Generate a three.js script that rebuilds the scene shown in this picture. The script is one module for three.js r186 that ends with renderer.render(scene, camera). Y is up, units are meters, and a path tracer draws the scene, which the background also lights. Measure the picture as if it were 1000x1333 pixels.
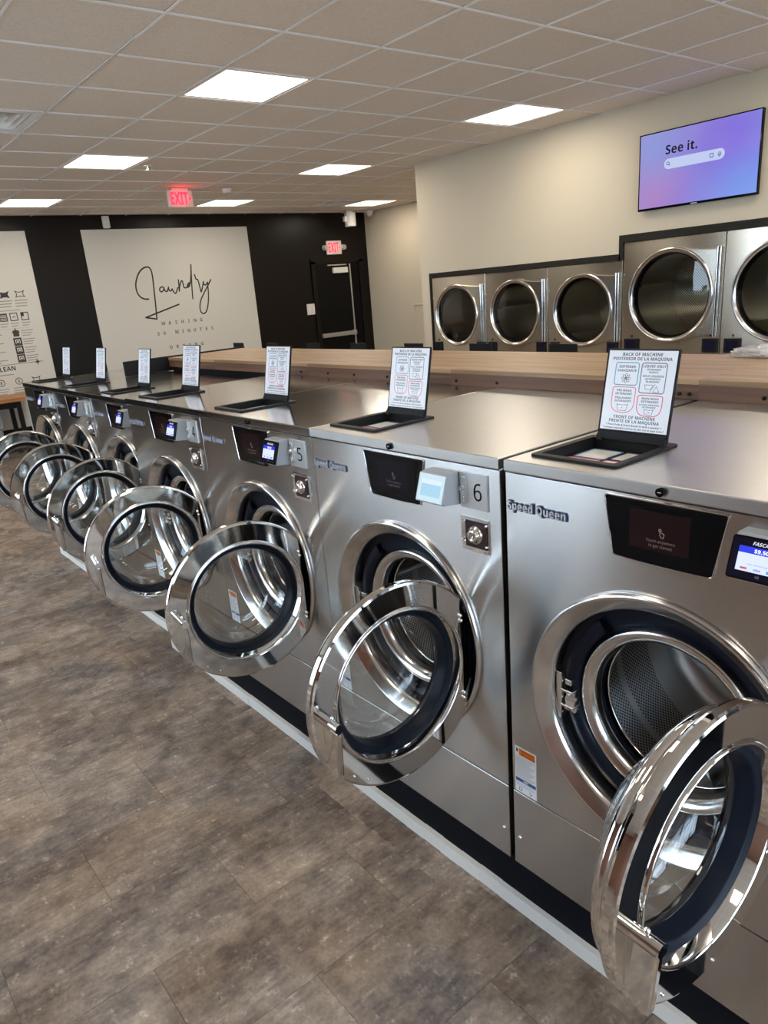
import * as THREE from 'three';
import { RoundedBoxGeometry } from 'three/addons/geometries/RoundedBoxGeometry.js';
import { mergeGeometries } from 'three/addons/utils/BufferGeometryUtils.js';
import { TextGeometry } from 'three/addons/geometries/TextGeometry.js';
import { FontLoader } from 'three/addons/loaders/FontLoader.js';
import { RectAreaLightUniformsLib } from 'three/addons/lights/RectAreaLightUniformsLib.js';

// ---------------------------------------------------------------- camera, sky, exposure
const scene = new THREE.Scene();
const camera = new THREE.PerspectiveCamera(2 * Math.atan(666.5 / 943.22) * 180 / Math.PI, 1000 / 1333, 0.05, 100);
camera.position.set(-1.1847, 1.6464, 1.0586);
camera.rotation.set(-0.3233, -0.6529, -0.0872, 'YXZ');
camera.setViewOffset(1000, 1333, 12.49, -26.39, 1000, 1333);
const renderer = new THREE.WebGLRenderer();
renderer.toneMapping = THREE.LinearToneMapping;
renderer.toneMappingExposure = 1.6;
renderer.shadowMap.enabled = true;
RectAreaLightUniformsLib.init();
// overcast sky, seen and entering through the shop windows only
scene.background = new THREE.Color().setRGB(4.8, 5.75, 7.0);
const PANEL_LIGHT = 8.4, PANEL_GLOW = 2.2, PANEL_RGB = [1.0, 0.9, 0.75];

// ---------------------------------------------------------------- small tools
let seed = 12345;
const rnd = () => { seed = (seed * 1664525 + 1013904223) >>> 0; return seed / 4294967296; };
const used = {};
function numbered(n) { const k = used[n] = (used[n] ?? -1) + 1; return k ? `${n}_${String(k).padStart(3, '0')}` : n; }
function mesh(name, geo, mat, parent = scene) {
  const m = new THREE.Mesh(Array.isArray(geo) ? merge(geo) : geo, mat);
  m.name = parent === scene ? numbered(name) : name; m.castShadow = m.receiveShadow = true; parent.add(m); return m;
}
function merge(list) {
  return mergeGeometries(list.map((g) => { let q = g.index ? g.toNonIndexed() : g.clone(); for (const k of Object.keys(q.attributes)) if (!['position', 'normal', 'uv'].includes(k)) q.deleteAttribute(k); return q; }));
}
function part(name, parent) { const g = new THREE.Group(); g.name = name; parent.add(g); return g; }
function thing(name, label, category, group) {
  const g = new THREE.Group(); g.name = numbered(name); scene.add(g); g.userData = { label, category }; if (group) g.userData.group = group; return g;
}
function tag(o, label, category, group) { o.userData = { label, category }; if (group) o.userData.group = group; return o; }
function struct(name, geo, mat) { const m = mesh(name, geo, mat); m.userData.kind = 'structure'; return m; }
// box given by its two corners, uv in metres
function bx(x0, y0, z0, x1, y1, z1) {
  const w = x1 - x0, h = y1 - y0, d = z1 - z0, g = new THREE.BoxGeometry(w, h, d), uv = g.attributes.uv, n = g.attributes.normal, p = g.attributes.position;
  g.translate((x0 + x1) / 2, (y0 + y1) / 2, (z0 + z1) / 2);
  for (let i = 0; i < uv.count; i++) {
    const X = p.getX(i), Y = p.getY(i), Z = p.getZ(i);
    if (Math.abs(n.getX(i)) > 0.5) uv.setXY(i, Z, Y); else if (Math.abs(n.getY(i)) > 0.5) uv.setXY(i, X, Z); else uv.setXY(i, X, Y);
  }
  return g;
}
function rb(x0, y0, z0, x1, y1, z1, r = 0.004, seg = 2) {
  const g = new RoundedBoxGeometry(x1 - x0, y1 - y0, z1 - z0, seg, r); g.translate((x0 + x1) / 2, (y0 + y1) / 2, (z0 + z1) / 2); return g;
}
const cyl = (r, h, n = 20, r2 = r) => new THREE.CylinderGeometry(r2, r, h, n);
const cylZ = (r, h, x, y, z, n = 20, r2 = r) => { const g = cyl(r, h, n, r2); g.rotateX(Math.PI / 2); g.translate(x, y, z); return g; };
function lathe(pts, n = 72, a0 = 0, a1 = Math.PI * 2) { // profile [radius, outward]; axis = local z
  const g = new THREE.LatheGeometry(pts.map(([a, b]) => new THREE.Vector2(Math.max(a, 1e-5), b)), n, a0, a1); g.rotateX(Math.PI / 2); return g;
}
const rect = (x0, y0, x1, y1) => { const s = new THREE.Shape(); s.moveTo(x0, y0); s.lineTo(x1, y0); s.lineTo(x1, y1); s.lineTo(x0, y1); s.closePath(); return s; };
function rrect(x0, y0, x1, y1, r) {
  const s = new THREE.Shape(); s.moveTo(x0 + r, y0); s.lineTo(x1 - r, y0); s.quadraticCurveTo(x1, y0, x1, y0 + r); s.lineTo(x1, y1 - r); s.quadraticCurveTo(x1, y1, x1 - r, y1);
  s.lineTo(x0 + r, y1); s.quadraticCurveTo(x0, y1, x0, y1 - r); s.lineTo(x0, y0 + r); s.quadraticCurveTo(x0, y0, x0 + r, y0); return s;
}
const circlePath = (x, y, r) => { const p = new THREE.Path(); p.absarc(x, y, r, 0, Math.PI * 2, true); return p; };
const extr = (s, d, bev = 0, z = 0, cs = 48) => { const g = new THREE.ExtrudeGeometry(s, { depth: d - 2 * bev, bevelEnabled: bev > 0, bevelSize: bev, bevelThickness: bev, bevelOffset: -bev, bevelSegments: 2, curveSegments: cs }); g.translate(0, 0, z + bev); return g; };
const V3 = (x, y, z) => new THREE.Vector3(x, y, z);
const tube = (pts, r, n = 24, rs = 8) => new THREE.TubeGeometry(new THREE.CatmullRomCurve3(pts.map((p) => V3(...p))), n, r, rs);

// ---------------------------------------------------------------- computed textures
function makeNoise(P, s) { // value noise, period P cells
  const a = new Float32Array(P * P); let q = s; for (let i = 0; i < P * P; i++) { q = (q * 1664525 + 1013904223) >>> 0; a[i] = q / 4294967296; }
  return (x, y) => {
    const xi = Math.floor(x), yi = Math.floor(y); let fx = x - xi, fy = y - yi; fx = fx * fx * (3 - 2 * fx); fy = fy * fy * (3 - 2 * fy);
    const m = (v) => ((v % P) + P) % P, A = a[m(yi) * P + m(xi)], B = a[m(yi) * P + m(xi + 1)], C = a[m(yi + 1) * P + m(xi)], D = a[m(yi + 1) * P + m(xi + 1)];
    return A + (B - A) * fx + (C - A) * fy + (A - B - C + D) * fx * fy;
  };
}
function dataTex(w, h, fn, srgb = true) {
  const d = new Uint8Array(w * h * 4);
  for (let y = 0; y < h; y++) for (let x = 0; x < w; x++) { const c = fn(x / w, y / h), i = (y * w + x) * 4; d[i] = c[0]; d[i + 1] = c[1]; d[i + 2] = c[2]; d[i + 3] = c[3] ?? 255; }
  const t = new THREE.DataTexture(d, w, h); t.wrapS = t.wrapT = THREE.RepeatWrapping; t.magFilter = THREE.LinearFilter; t.minFilter = THREE.LinearMipmapLinearFilter; t.generateMipmaps = true;
  if (srgb) t.colorSpace = THREE.SRGBColorSpace; t.needsUpdate = true; return t;
}
function canvasTex(w, h, draw) {
  const c = document.createElement('canvas'); c.width = w; c.height = h; const x = c.getContext('2d'); draw(x, w, h);
  const t = new THREE.CanvasTexture(c); t.colorSpace = THREE.SRGBColorSpace; return t;
}
const cl = (v) => Math.max(0, Math.min(255, v));
const mixc = (a, b, t) => [0, 1, 2].map((i) => a[i] + (b[i] - a[i]) * t);
const n8 = makeNoise(8, 7), n16 = makeNoise(16, 21), n32 = makeNoise(32, 33), n64 = makeNoise(64, 4), n128 = makeNoise(128, 55), n256 = makeNoise(256, 91), n512 = makeNoise(512, 17);
// mottled grey-brown vinyl, 2.4 m period
const floorTex = dataTex(1024, 1024, (u, v) => {
  const a = n8(u * 8, v * 8), b = n16(u * 8 + 3, v * 16), c = n32(u * 16, v * 32), d = n64(u * 64, v * 64), st = n256(u * 64, v * 256), f = n256(u * 256, v * 256), g = n512(u * 512, v * 512);
  let t = 0.07 * a + 0.19 * b + 0.24 * c + 0.17 * d + 0.13 * st + 0.1 * f + 0.1 * g; t = (t - 0.5) * 1.75 + 0.47;
  const hue = n16(u * 16 + 9, v * 16 + 5), k = mixc(mixc([76, 68, 66], [90, 73, 60], hue), mixc([184, 168, 152], [182, 160, 138], hue), Math.max(0, Math.min(1, t)));
  const fleck = Math.max(0, n128(u * 128, v * 128) - 0.72) * Math.max(0, n512(u * 512 + 3, v * 512) - 0.3) * 330;
  return k.map((q) => cl(q + fleck));
});
const floorRough = dataTex(256, 256, (u, v) => { const t = 170 + 45 * n32(u * 32, v * 32) + 30 * n128(u * 128, v * 128); return [t, t, t]; }, false);
function woodTex(dark, light, s) { // grain along v; 1 m period in v, 0.5 m across u
  return dataTex(512, 512, (u, v) => {
    const w = n8(u * 8 + s, v * 2) * 0.5 + n16(u * 16 + s, v * 2) * 0.5, ring = Math.sin((u * 9 + w * 2.2) * Math.PI * 2) * 0.5 + 0.5, fib = n256(u * 256, v * 8), fib2 = n128(u * 128 + s, v * 4);
    const t = 0.35 * ring + 0.3 * n16(u * 16, v * 2 + s) + 0.2 * fib + 0.15 * fib2; return mixc(dark, light, t).map(cl);
  });
}
const woodLight = woodTex([118, 90, 63], [176, 147, 111], 3);
const woodBrown = woodTex([74, 50, 36], [132, 96, 72], 9);
const woodTable = woodTex([135, 84, 40], [196, 138, 78], 5);
const brush = dataTex(256, 512, (u, v) => { const t = 236 + 10 * n512(u * 4, v * 512) + 6 * n256(u * 8, v * 256); return [t, t, t].map(cl); });
brush.repeat.set(1.6, 3.2);
const tileTex = dataTex(512, 512, (u, v) => { const h = n256(u * 256, v * 256), g = n512(u * 512, v * 512); let t = 226 + 10 * g + 6 * n64(u * 64, v * 64); if (h > 0.86) t -= 26; return [t, t * 0.988, t * 0.965].map(cl); });
const paintBump = dataTex(256, 256, (u, v) => { const t = 128 + 70 * (n128(u * 128, v * 128) - 0.5) + 40 * (n64(u * 64, v * 64) - 0.5); return [t, t, t]; }, false);
paintBump.repeat.set(2, 2);
const perf = dataTex(64, 64, (u, v) => { // staggered round holes
  const hole = (x, y) => Math.hypot(((u - x + 1.5) % 1) - 0.5, ((v - y + 1.5) % 1) - 0.5) < 0.235; const t = hole(0.25, 0.25) || hole(0.75, 0.75) ? 0 : 255; return [t, t, t];
}, false);

// ---------------------------------------------------------------- materials
const rgb = (r, g, b) => new THREE.Color().setRGB(r, g, b);
const std = (c, roughness, metalness = 0, more = {}) => new THREE.MeshStandardMaterial({ color: c, roughness, metalness, ...more });
const dark = (r, g, b, roughness, specularIntensity, more = {}) => new THREE.MeshPhysicalMaterial({ color: rgb(r, g, b), roughness, specularIntensity, ...more });
const M = {
  steel: new THREE.MeshPhysicalMaterial({ color: rgb(0.62, 0.605, 0.585), metalness: 1, roughness: 0.23, anisotropy: 0.92, anisotropyRotation: Math.PI / 2, map: brush }),
  steelTop: new THREE.MeshPhysicalMaterial({ color: rgb(0.62, 0.605, 0.58), metalness: 1, roughness: 0.13, map: brush, anisotropy: 0.3 }),
  chrome: std(rgb(0.74, 0.73, 0.71), 0.05, 1), satin: std(rgb(0.68, 0.67, 0.66), 0.17, 1), bolt: std(rgb(0.72, 0.71, 0.7), 0.2, 1),
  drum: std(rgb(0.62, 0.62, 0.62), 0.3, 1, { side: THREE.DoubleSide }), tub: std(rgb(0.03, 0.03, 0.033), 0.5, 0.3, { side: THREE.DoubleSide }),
  black: dark(0.009, 0.009, 0.01, 0.5, 0.35), rubber: dark(0.005, 0.0075, 0.014, 0.4, 0.3), navy: dark(0.005, 0.0085, 0.018, 0.34, 0.4), blackGloss: dark(0.004, 0.004, 0.005, 0.06, 0.25),
  plinth: dark(0.004, 0.0045, 0.007, 0.7, 0.2), curb: std(rgb(0.62, 0.6, 0.56), 0.75),
  grey: std(rgb(0.33, 0.35, 0.37), 0.45), greyMetal: std(rgb(0.55, 0.55, 0.55), 0.3, 0.85), white: std(rgb(0.78, 0.77, 0.74), 0.5), offwhite: std(rgb(0.72, 0.7, 0.66), 0.55),
  logoBlue: std(rgb(0.02, 0.035, 0.09), 0.4), logoFace: std(rgb(0.7, 0.73, 0.8), 0.25, 0.7), ink: dark(0.008, 0.008, 0.008, 0.7, 0.3),
  wall: std(rgb(0.59, 0.52, 0.4), 0.62, 0, { bumpMap: paintBump, bumpScale: 0.0006 }), wallBlack: dark(0.008, 0.006, 0.005, 0.32, 0.4, { bumpMap: paintBump, bumpScale: 0.0004 }),
  brownWall: std(rgb(0.19, 0.085, 0.052), 0.6), darkWall: std(rgb(0.035, 0.03, 0.022), 0.6), darkTrim: dark(0.022, 0.02, 0.016, 0.6, 0.3),
  tile: std(rgb(0.97, 0.88, 0.8), 0.9, 0, { map: tileTex }), grid: std(rgb(0.93, 0.9, 0.86), 0.4),
  glass: new THREE.MeshPhysicalMaterial({ color: rgb(0.93, 0.95, 0.95), roughness: 0.015, metalness: 0, transmission: 1, thickness: 0, ior: 1.5, side: THREE.DoubleSide }),
  glassDark: new THREE.MeshPhysicalMaterial({ color: rgb(0.55, 0.55, 0.52), roughness: 0.02, metalness: 0, transmission: 1, thickness: 0, ior: 1.5, side: THREE.DoubleSide }),
  lamp: std(rgb(0.9, 0.9, 0.88), 0.5, 0, { emissive: rgb(...PANEL_RGB.map((v) => 0.35 + 0.65 * v)), emissiveIntensity: PANEL_GLOW }),
  wood: std(rgb(1, 1, 1), 0.42, 0, { map: woodLight }), woodDark: std(rgb(1, 1, 1), 0.5, 0, { map: woodBrown }), woodTable: std(rgb(1, 1, 1), 0.4, 0, { map: woodTable }),
  floorBase: std(rgb(0.09, 0.08, 0.07), 0.8), pavement: std(rgb(0.5, 0.49, 0.47), 0.9),
  red: std(rgb(0.7, 0.02, 0.04), 0.4, 0, { emissive: rgb(1, 0.03, 0.08), emissiveIntensity: 1.1 }),
  plastic: new THREE.MeshPhysicalMaterial({ color: rgb(0.9, 0.9, 0.9), roughness: 0.15, transmission: 0.75, thickness: 0, side: THREE.DoubleSide }),
};
function perfMat(ru, rv, mat = M.drum) { const t = perf.clone(); t.repeat.set(ru, rv); t.needsUpdate = true; const m = mat.clone(); m.alphaMap = t; m.alphaTest = 0.5; return m; }
M.drumPerf = perfMat(150, 10.3); M.dryerBack = perfMat(34, 34, std(rgb(0.72, 0.7, 0.64), 0.28, 1, { side: THREE.DoubleSide })); M.dryerDrum = std(rgb(0.72, 0.7, 0.64), 0.22, 1, { side: THREE.DoubleSide });
M.floor = [0, 1, 2].map((i) => std([rgb(0.96, 0.95, 0.93), rgb(0.99, 0.98, 0.96), rgb(0.97, 0.96, 0.94)][i], 0.95, 0, { map: floorTex, roughnessMap: floorRough }));
M.teal = std(rgb(0.06, 0.22, 0.35), 0.4); M.slate = std(rgb(0.03, 0.05, 0.09), 0.4); M.rose = std(rgb(0.62, 0.09, 0.1), 0.4);
M.steelD = M.steel.clone(); M.steelD.color.setRGB(0.72, 0.66, 0.56); M.satinD = std(rgb(0.7, 0.65, 0.56), 0.22, 1); M.steelWorn = M.steelTop.clone(); M.steelWorn.roughness = 0.32; M.wallPlain = std(rgb(0.59, 0.52, 0.4), 0.62); M.blackDoor = dark(0.005, 0.005, 0.005, 0.4, 0.25); M.benchGrey = std(rgb(0.3, 0.29, 0.28), 0.6);
M.dryScreen = dark(0.006, 0.006, 0.012, 0.2, 0.4, { emissive: rgb(0.002, 0.002, 0.006), emissiveIntensity: 1 });
const printed = (t, r = 0.35) => std(rgb(1, 1, 1), r, 0, { map: t });
const glowing = (t, k, r = 0.2) => dark(0.004, 0.004, 0.005, r, 0.25, { emissive: rgb(1, 1, 1), emissiveMap: t, emissiveIntensity: k });

// ================================================================ THE ROOM
const CEIL = 2.864, XL = -4.1, XR = 4.66, XA = 7.12, ZB = -9.32, ZF = 3.9, GX = 0.5334, GZ = -2.3678, GP = 0.6134;
// floor: laid vinyl pieces on a screed
{
  const floor = new THREE.Group(); floor.name = 'floor'; floor.userData.kind = 'structure'; scene.add(floor);
  mesh('screed', bx(XL - 0.2, -0.12, ZB - 0.2, XA + 0.2, -0.004, ZF + 0.2), M.floorBase, floor);
  const LX = 0.62, LZ = 0.311, gap = 0.0006;
  const piece = (x0, z0) => { const g = bx(gap, -0.004, gap, LX - gap, 0, LZ - gap), p = g.attributes.position, uv = g.attributes.uv, o = rnd() * 0.05, q = rnd() * 0.05; for (let i = 0; i < p.count; i++) uv.setXY(i, (p.getX(i) + x0) / 2.4 + o, (p.getZ(i) + z0) / 2.4 + q); return g; };
  const rest = [];
  for (let r = -29; r < 15; r++) for (let k = -8; k < 13; k++) {
    const z0 = -0.515 + r * LZ, x0 = -0.527 + k * LX + (r & 1 ? 0 : LX / 2);
    if (z0 + LZ <= ZB || z0 >= ZF || x0 + LX <= XL || x0 >= XA) continue;
    if (z0 < ZB || z0 + LZ > ZF || x0 < XL || x0 + LX > XA) { const q = bx(Math.max(x0, XL) + gap, -0.004, Math.max(z0, ZB) + gap, Math.min(x0 + LX, XA) - gap, 0, Math.min(z0 + LZ, ZF) - gap), uv = q.attributes.uv; for (let i = 0; i < uv.count; i++) uv.setXY(i, uv.getX(i) / 2.4, uv.getY(i) / 2.4); rest.push(q); continue; }
    const seen = x0 > -2.3 && x0 < 0.05 && z0 < 0.6 && z0 > -8.6, g = piece(x0, z0);
    if (seen) { const m = mesh('vinyl_tile', g, M.floor[Math.floor(rnd() * 3)], floor); m.position.set(x0, 0, z0); }
    else { const q = g.clone(); q.translate(x0, 0, z0); rest.push(q); }
  }
  const m = mesh('vinyl_tiles_far', rest, M.floor[1], floor); m.userData.kind = 'stuff';
}
// ceiling: lay-in tiles in a T-bar grid
const lightCells = [], ventCells = [[-1, -4], [8, -10]];
for (const i of [-3, 1, 5, 9]) for (const j of [-10, -6, -2, 2, 6]) if (!(i === 9 && j > -6)) lightCells.push([i, j]);
{
  const ceil = new THREE.Group(); ceil.name = 'ceiling'; ceil.userData.kind = 'structure'; scene.add(ceil);
  mesh('deck', bx(XL - 0.2, CEIL + 0.25, ZB - 0.2, XA + 0.2, CEIL + 0.4, ZF + 0.2), M.offwhite, ceil);
  const holes = new Set([...lightCells, ...ventCells].map(([i, j]) => i + ',' + j)), rest = [], b = 0.0055;
  const tileGeo = (x0, z0, x1, z1) => bx(x0, CEIL + 0.007, z0, x1, CEIL + 0.022, z1);
  const vars = [0, 1, 2, 3, 4, 5].map(() => { const g = tileGeo(b, b, GP - b, GP - b), o = rnd(), q = rnd(), uv = g.attributes.uv; for (let i = 0; i < uv.count; i++) uv.setXY(i, uv.getX(i) + o, uv.getY(i) + q); return g; });
  const i0 = Math.floor((XL - GX) / GP), i1 = Math.ceil((XA - GX) / GP), j0 = Math.floor((ZB - GZ) / GP), j1 = Math.ceil((ZF - GZ) / GP);
  for (let i = i0; i < i1; i++) for (let j = j0; j < j1; j++) {
    if (holes.has(i + ',' + j)) continue;
    const x0 = Math.max(GX + i * GP, XL), x1 = Math.min(GX + (i + 1) * GP, XA), z0 = Math.max(GZ + j * GP, ZB), z1 = Math.min(GZ + (j + 1) * GP, ZF), whole = x1 - x0 > GP - 0.01 && z1 - z0 > GP - 0.01;
    const X = (x0 + x1) / 2, Z = (z0 + z1) / 2, seen = j <= 1 && (X < XR || Z < -5.3) && X > -0.6 - 0 && X > (Z + 4) * 0.0 - 0.4 && (Z > -8 || X > 0.5) && X < 4.9 + Math.max(0, -5 - Z) && Z < -0.6 - Math.max(0, 0.6 - X);
    if (seen) { const m = mesh('ceiling_tile', whole ? vars[Math.floor(rnd() * 6)] : tileGeo(x0 + b, z0 + b, x1 - b, z1 - b), M.tile, ceil); if (whole) m.position.set(x0, 0, z0); }
    else if (x1 - x0 > 0.03 && z1 - z0 > 0.03) rest.push(tileGeo(x0 + b, z0 + b, x1 - b, z1 - b));
  }
  const far = mesh('ceiling_tiles_far', rest, M.tile, ceil); far.userData.kind = 'stuff';
  const bar = 0.0075;
  for (let i = i0 + 1; i < i1; i++) mesh('runner', [bx(GX + i * GP - bar, CEIL, ZB, GX + i * GP + bar, CEIL + 0.003, ZF), bx(GX + i * GP - 0.002, CEIL, ZB, GX + i * GP + 0.002, CEIL + 0.035, ZF)], M.grid, ceil);
  for (let j = j0 + 1; j < j1; j++) mesh('cross_tee', [bx(XL, CEIL - 0.0002, GZ + j * GP - bar, XA, CEIL + 0.003, GZ + j * GP + bar), bx(XL, CEIL, GZ + j * GP - 0.002, XA, CEIL + 0.035, GZ + j * GP + 0.002)], M.grid, ceil);
}
// walls
struct('wall_back', bx(XL - 0.15, 0, ZB - 0.15, XA + 0.15, CEIL + 0.25, ZB), M.wallBlack);
struct('wall_alcove', bx(XA, 0, ZB, XA + 0.15, CEIL + 0.25, -5.15), M.wall);
struct('wall_return', bx(XR + 0.14, 0, -5.31, XA, CEIL + 0.25, -5.17), M.wall);
{ // wall over and round the dryers
  const s = new THREE.Shape(); // x = world z, y = height
  for (const [i, [a, b]] of [[-5.31, 0], [-5.17, 0], [-5.17, 1.745], [-2.77, 1.745], [-2.77, 1.895], [-0.9, 1.895], [-0.9, 0], [ZF, 0], [ZF, CEIL + 0.25], [-5.31, CEIL + 0.25]].entries()) i ? s.lineTo(a, b) : s.moveTo(a, b);
  const g = new THREE.ExtrudeGeometry(s, { depth: 0.14, bevelEnabled: false }); g.rotateY(-Math.PI / 2); g.translate(XR + 0.14, 0, 0);
  struct('wall_right', g, M.wall);
  struct('wall_service', bx(XR + 1.0, 0, -5.17, XR + 1.1, CEIL + 0.25, ZF), M.offwhite);
}
{ // dark trim framing the dryers
  const t = 0.012, x0 = XR - t, x1 = XR + 0.02;
  struct('trim_1', bx(x0, 1.70, -5.17, x1, 1.752, -2.77), M.darkTrim);
  struct('trim_2', bx(x0, 1.70, -2.785, x1, 1.9, -2.745), M.darkTrim);
  struct('trim_3', bx(x0, 1.842, -2.745, x1, 1.9, -0.9), M.darkTrim);
  struct('trim_4', bx(x0, 0, -5.17, x1, 1.70, -5.148), M.darkTrim);
}
{ // shop-window wall on the far side of the aisle, brown wall beside it
  const y0 = 0.3, y1 = 2.7, bays = [[-5.9, -4.8], [-4.7, -3.55], [-3.45, -2.3]];
  struct('wall_left_far', bx(XL - 0.15, 0, ZB, XL, CEIL + 0.25, -6.0), M.darkWall);
  struct('wall_left', [bx(XL - 0.15, 0, -6.0, XL, y0, -2.2), bx(XL - 0.15, y1, -6.0, XL, CEIL + 0.25, -2.2)], M.offwhite);
  struct('wall_left_near', bx(XL - 0.15, 0, -2.2, XL, CEIL + 0.25, ZF), M.brownWall);
  bays.forEach(([a, b], i) => {
    const w = new THREE.Group(); w.name = `window_${i + 1}`; w.userData.kind = 'structure'; scene.add(w);
    mesh('window_frame', [bx(XL - 0.12, y0, a - 0.1, XL - 0.02, y1, a), bx(XL - 0.12, y0, b, XL - 0.02, y1, b + 0.1), bx(XL - 0.12, y0, a, XL - 0.02, y0 + 0.05, b), bx(XL - 0.12, y1 - 0.05, a, XL - 0.02, y1, b)], M.darkTrim, w);
    mesh('pane', bx(XL - 0.075, y0 + 0.05, a, XL - 0.07, y1 - 0.05, b), M.glass, w);
  });
  // front of the shop, behind the photographer
  const F0 = -3.7, F1 = 3.5;
  struct('wall_front', [bx(XL - 0.15, 0, ZF, F0, CEIL + 0.25, ZF + 0.15), bx(F1, 0, ZF, XR + 1.1, CEIL + 0.25, ZF + 0.15), bx(F0, 0, ZF, F1, 0.3, ZF + 0.15), bx(F0, 2.5, ZF, F1, CEIL + 0.25, ZF + 0.15)], M.brownWall);
  for (let i = 0; i < 5; i++) {
    const a = F0 + 0.1 + i * 1.44, b = a + 1.24, w = new THREE.Group(); w.name = `window_${i + 4}`; w.userData.kind = 'structure'; scene.add(w);
    mesh('window_frame', [bx(a - 0.1, 0.3, ZF + 0.02, a, 2.5, ZF + 0.12), bx(b, 0.3, ZF + 0.02, b + 0.1, 2.5, ZF + 0.12), bx(a, 0.3, ZF + 0.02, b, 0.35, ZF + 0.12), bx(a, 2.45, ZF + 0.02, b, 2.5, ZF + 0.12)], M.darkTrim, w);
    mesh('pane', bx(a, 0.35, ZF + 0.06, b, 2.45, ZF + 0.065), M.glass, w);
  }
  struct('pavement', bx(-40, -0.3, -40, 40, -0.15, 40), M.pavement);
}

// ---------------------------------------------------------------- ceiling lights
const lightNote = { '1,-2': 'largest square ceiling light panel, nearest the camera above the washer row', '5,-2': 'square ceiling light panel nearest the television, beside the cream wall', '1,-6': 'square ceiling light panel above and left of the hanging exit sign', '5,-6': 'square ceiling light panel just left of the cream wall corner', '1,-10': 'square ceiling light panel at the frame edge above the icon poster', '5,-10': 'square ceiling light panel beside the hanging red exit sign', '9,-10': 'square ceiling light panel above the dark back door corner' };
for (const [i, j] of lightCells) {
  const x0 = GX + i * GP, z0 = GZ + j * GP, key = i + ',' + j, t = thing('ceiling_light', lightNote[key] ?? `square ceiling light panel out of view, row ${'abcdefgh'[(i + 3) / 4]} bay ${'abcdefgh'[(j + 10) / 4]}`, 'ceiling light', 'recessed square light panels in the ceiling');
  t.position.set(x0 + GP / 2, CEIL, z0 + GP / 2);
  const h = GP / 2 - 0.013, w = 0.02;
  mesh('frame', [bx(-h, 0.003, -h, h, 0.02, -h + w), bx(-h, 0.003, h - w, h, 0.02, h), bx(-h, 0.003, -h + w, -h + w, 0.02, h - w), bx(h - w, 0.003, -h + w, h, 0.02, h - w), bx(-h, 0.02, -h, h, 0.06, h)], M.grid, t);
  mesh('diffuser', bx(-h + w, 0.008, -h + w, h - w, 0.014, h - w), M.lamp, t);
  const L = new THREE.RectAreaLight(new THREE.Color().setRGB(...PANEL_RGB), PANEL_LIGHT, 2 * (h - w), 2 * (h - w)); L.position.set(0, 0.006, 0); L.lookAt(0, -5, 0); L.rotation.set(-Math.PI / 2, 0, 0); t.add(L);
}
ventCells.forEach(([i, j], k) => {
  const t = thing('ceiling_vent', k ? 'dark ceiling air vent beside the farthest light panel' : 'square white ceiling air vent with stepped louvres at the frame edge', 'vent'); t.position.set(GX + (i + 0.5) * GP, CEIL, GZ + (j + 0.5) * GP);
  const h = GP / 2 - 0.012; mesh('plenum', bx(-h, 0.16, -h, h, 0.17, h), M.black, t);
  const fr = (a, b, y, yb) => { const s = rect(-a, -a, a, a); s.holes.push(rect(-b, -b, b, b)); const g = new THREE.ExtrudeGeometry(s, { depth: 0.004, bevelEnabled: false }); g.rotateX(Math.PI / 2); g.translate(0, y, 0); return g; };
  mesh('frame', fr(h, h - 0.05, 0.006), M.grid, t);
  for (let r = 0; r < 4; r++) { const R = (h - 0.05) * (1 - r * 0.24), g = new THREE.CylinderGeometry(R * 1.414 * 0.82, R * 1.414, 0.05, 4, 1, true); g.rotateY(Math.PI / 4); g.translate(0, 0.035 - r * 0.004, 0); const m = M.grid.clone(); m.side = THREE.DoubleSide; mesh('louvre', g, m, t); }
});
{ const t = thing('smoke_detector', 'small round white smoke detector on the ceiling beyond the exit sign', 'detector'); t.position.set(3.31, CEIL, -7.03); mesh('base', cyl(0.06, 0.012, 28).translate(0, -0.006, 0), M.white, t); mesh('cover', cyl(0.05, 0.03, 28, 0.055).translate(0, -0.027, 0).rotateX(0), M.white, t); }
{ const t = thing('sprinkler_head', 'tiny ceiling sprinkler head beside the light over the poster gap', 'sprinkler'); t.position.set(1.86, CEIL, -5.8); mesh('escutcheon', cyl(0.04, 0.008, 24).translate(0, -0.004, 0), M.white, t); mesh('head', [cyl(0.012, 0.03, 12).translate(0, -0.02, 0), cyl(0.022, 0.003, 16).translate(0, -0.037, 0)], M.bolt, t); }

const font = await new FontLoader().loadAsync('fonts/droid/droid_sans_bold.typeface.json');
const fontR = await new FontLoader().loadAsync('fonts/droid/droid_sans_regular.typeface.json');
function text(str, size, depth, f = font, curve = 4, bev = 0) { const g = new TextGeometry(str, { font: f, size, depth, curveSegments: curve, bevelEnabled: bev > 0, bevelSize: bev, bevelThickness: bev * 0.5, bevelSegments: 1 }); g.computeBoundingBox(); return g; }
function fit(g, x0, y0, x1, y1, z) { const b = g.boundingBox, sx = (x1 - x0) / (b.max.x - b.min.x), sy = (y1 - y0) / (b.max.y - b.min.y); g.translate(-b.min.x, -b.min.y, -b.min.z); g.scale(sx, sy, 1); g.translate(x0, y0, z); return g; }

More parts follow.
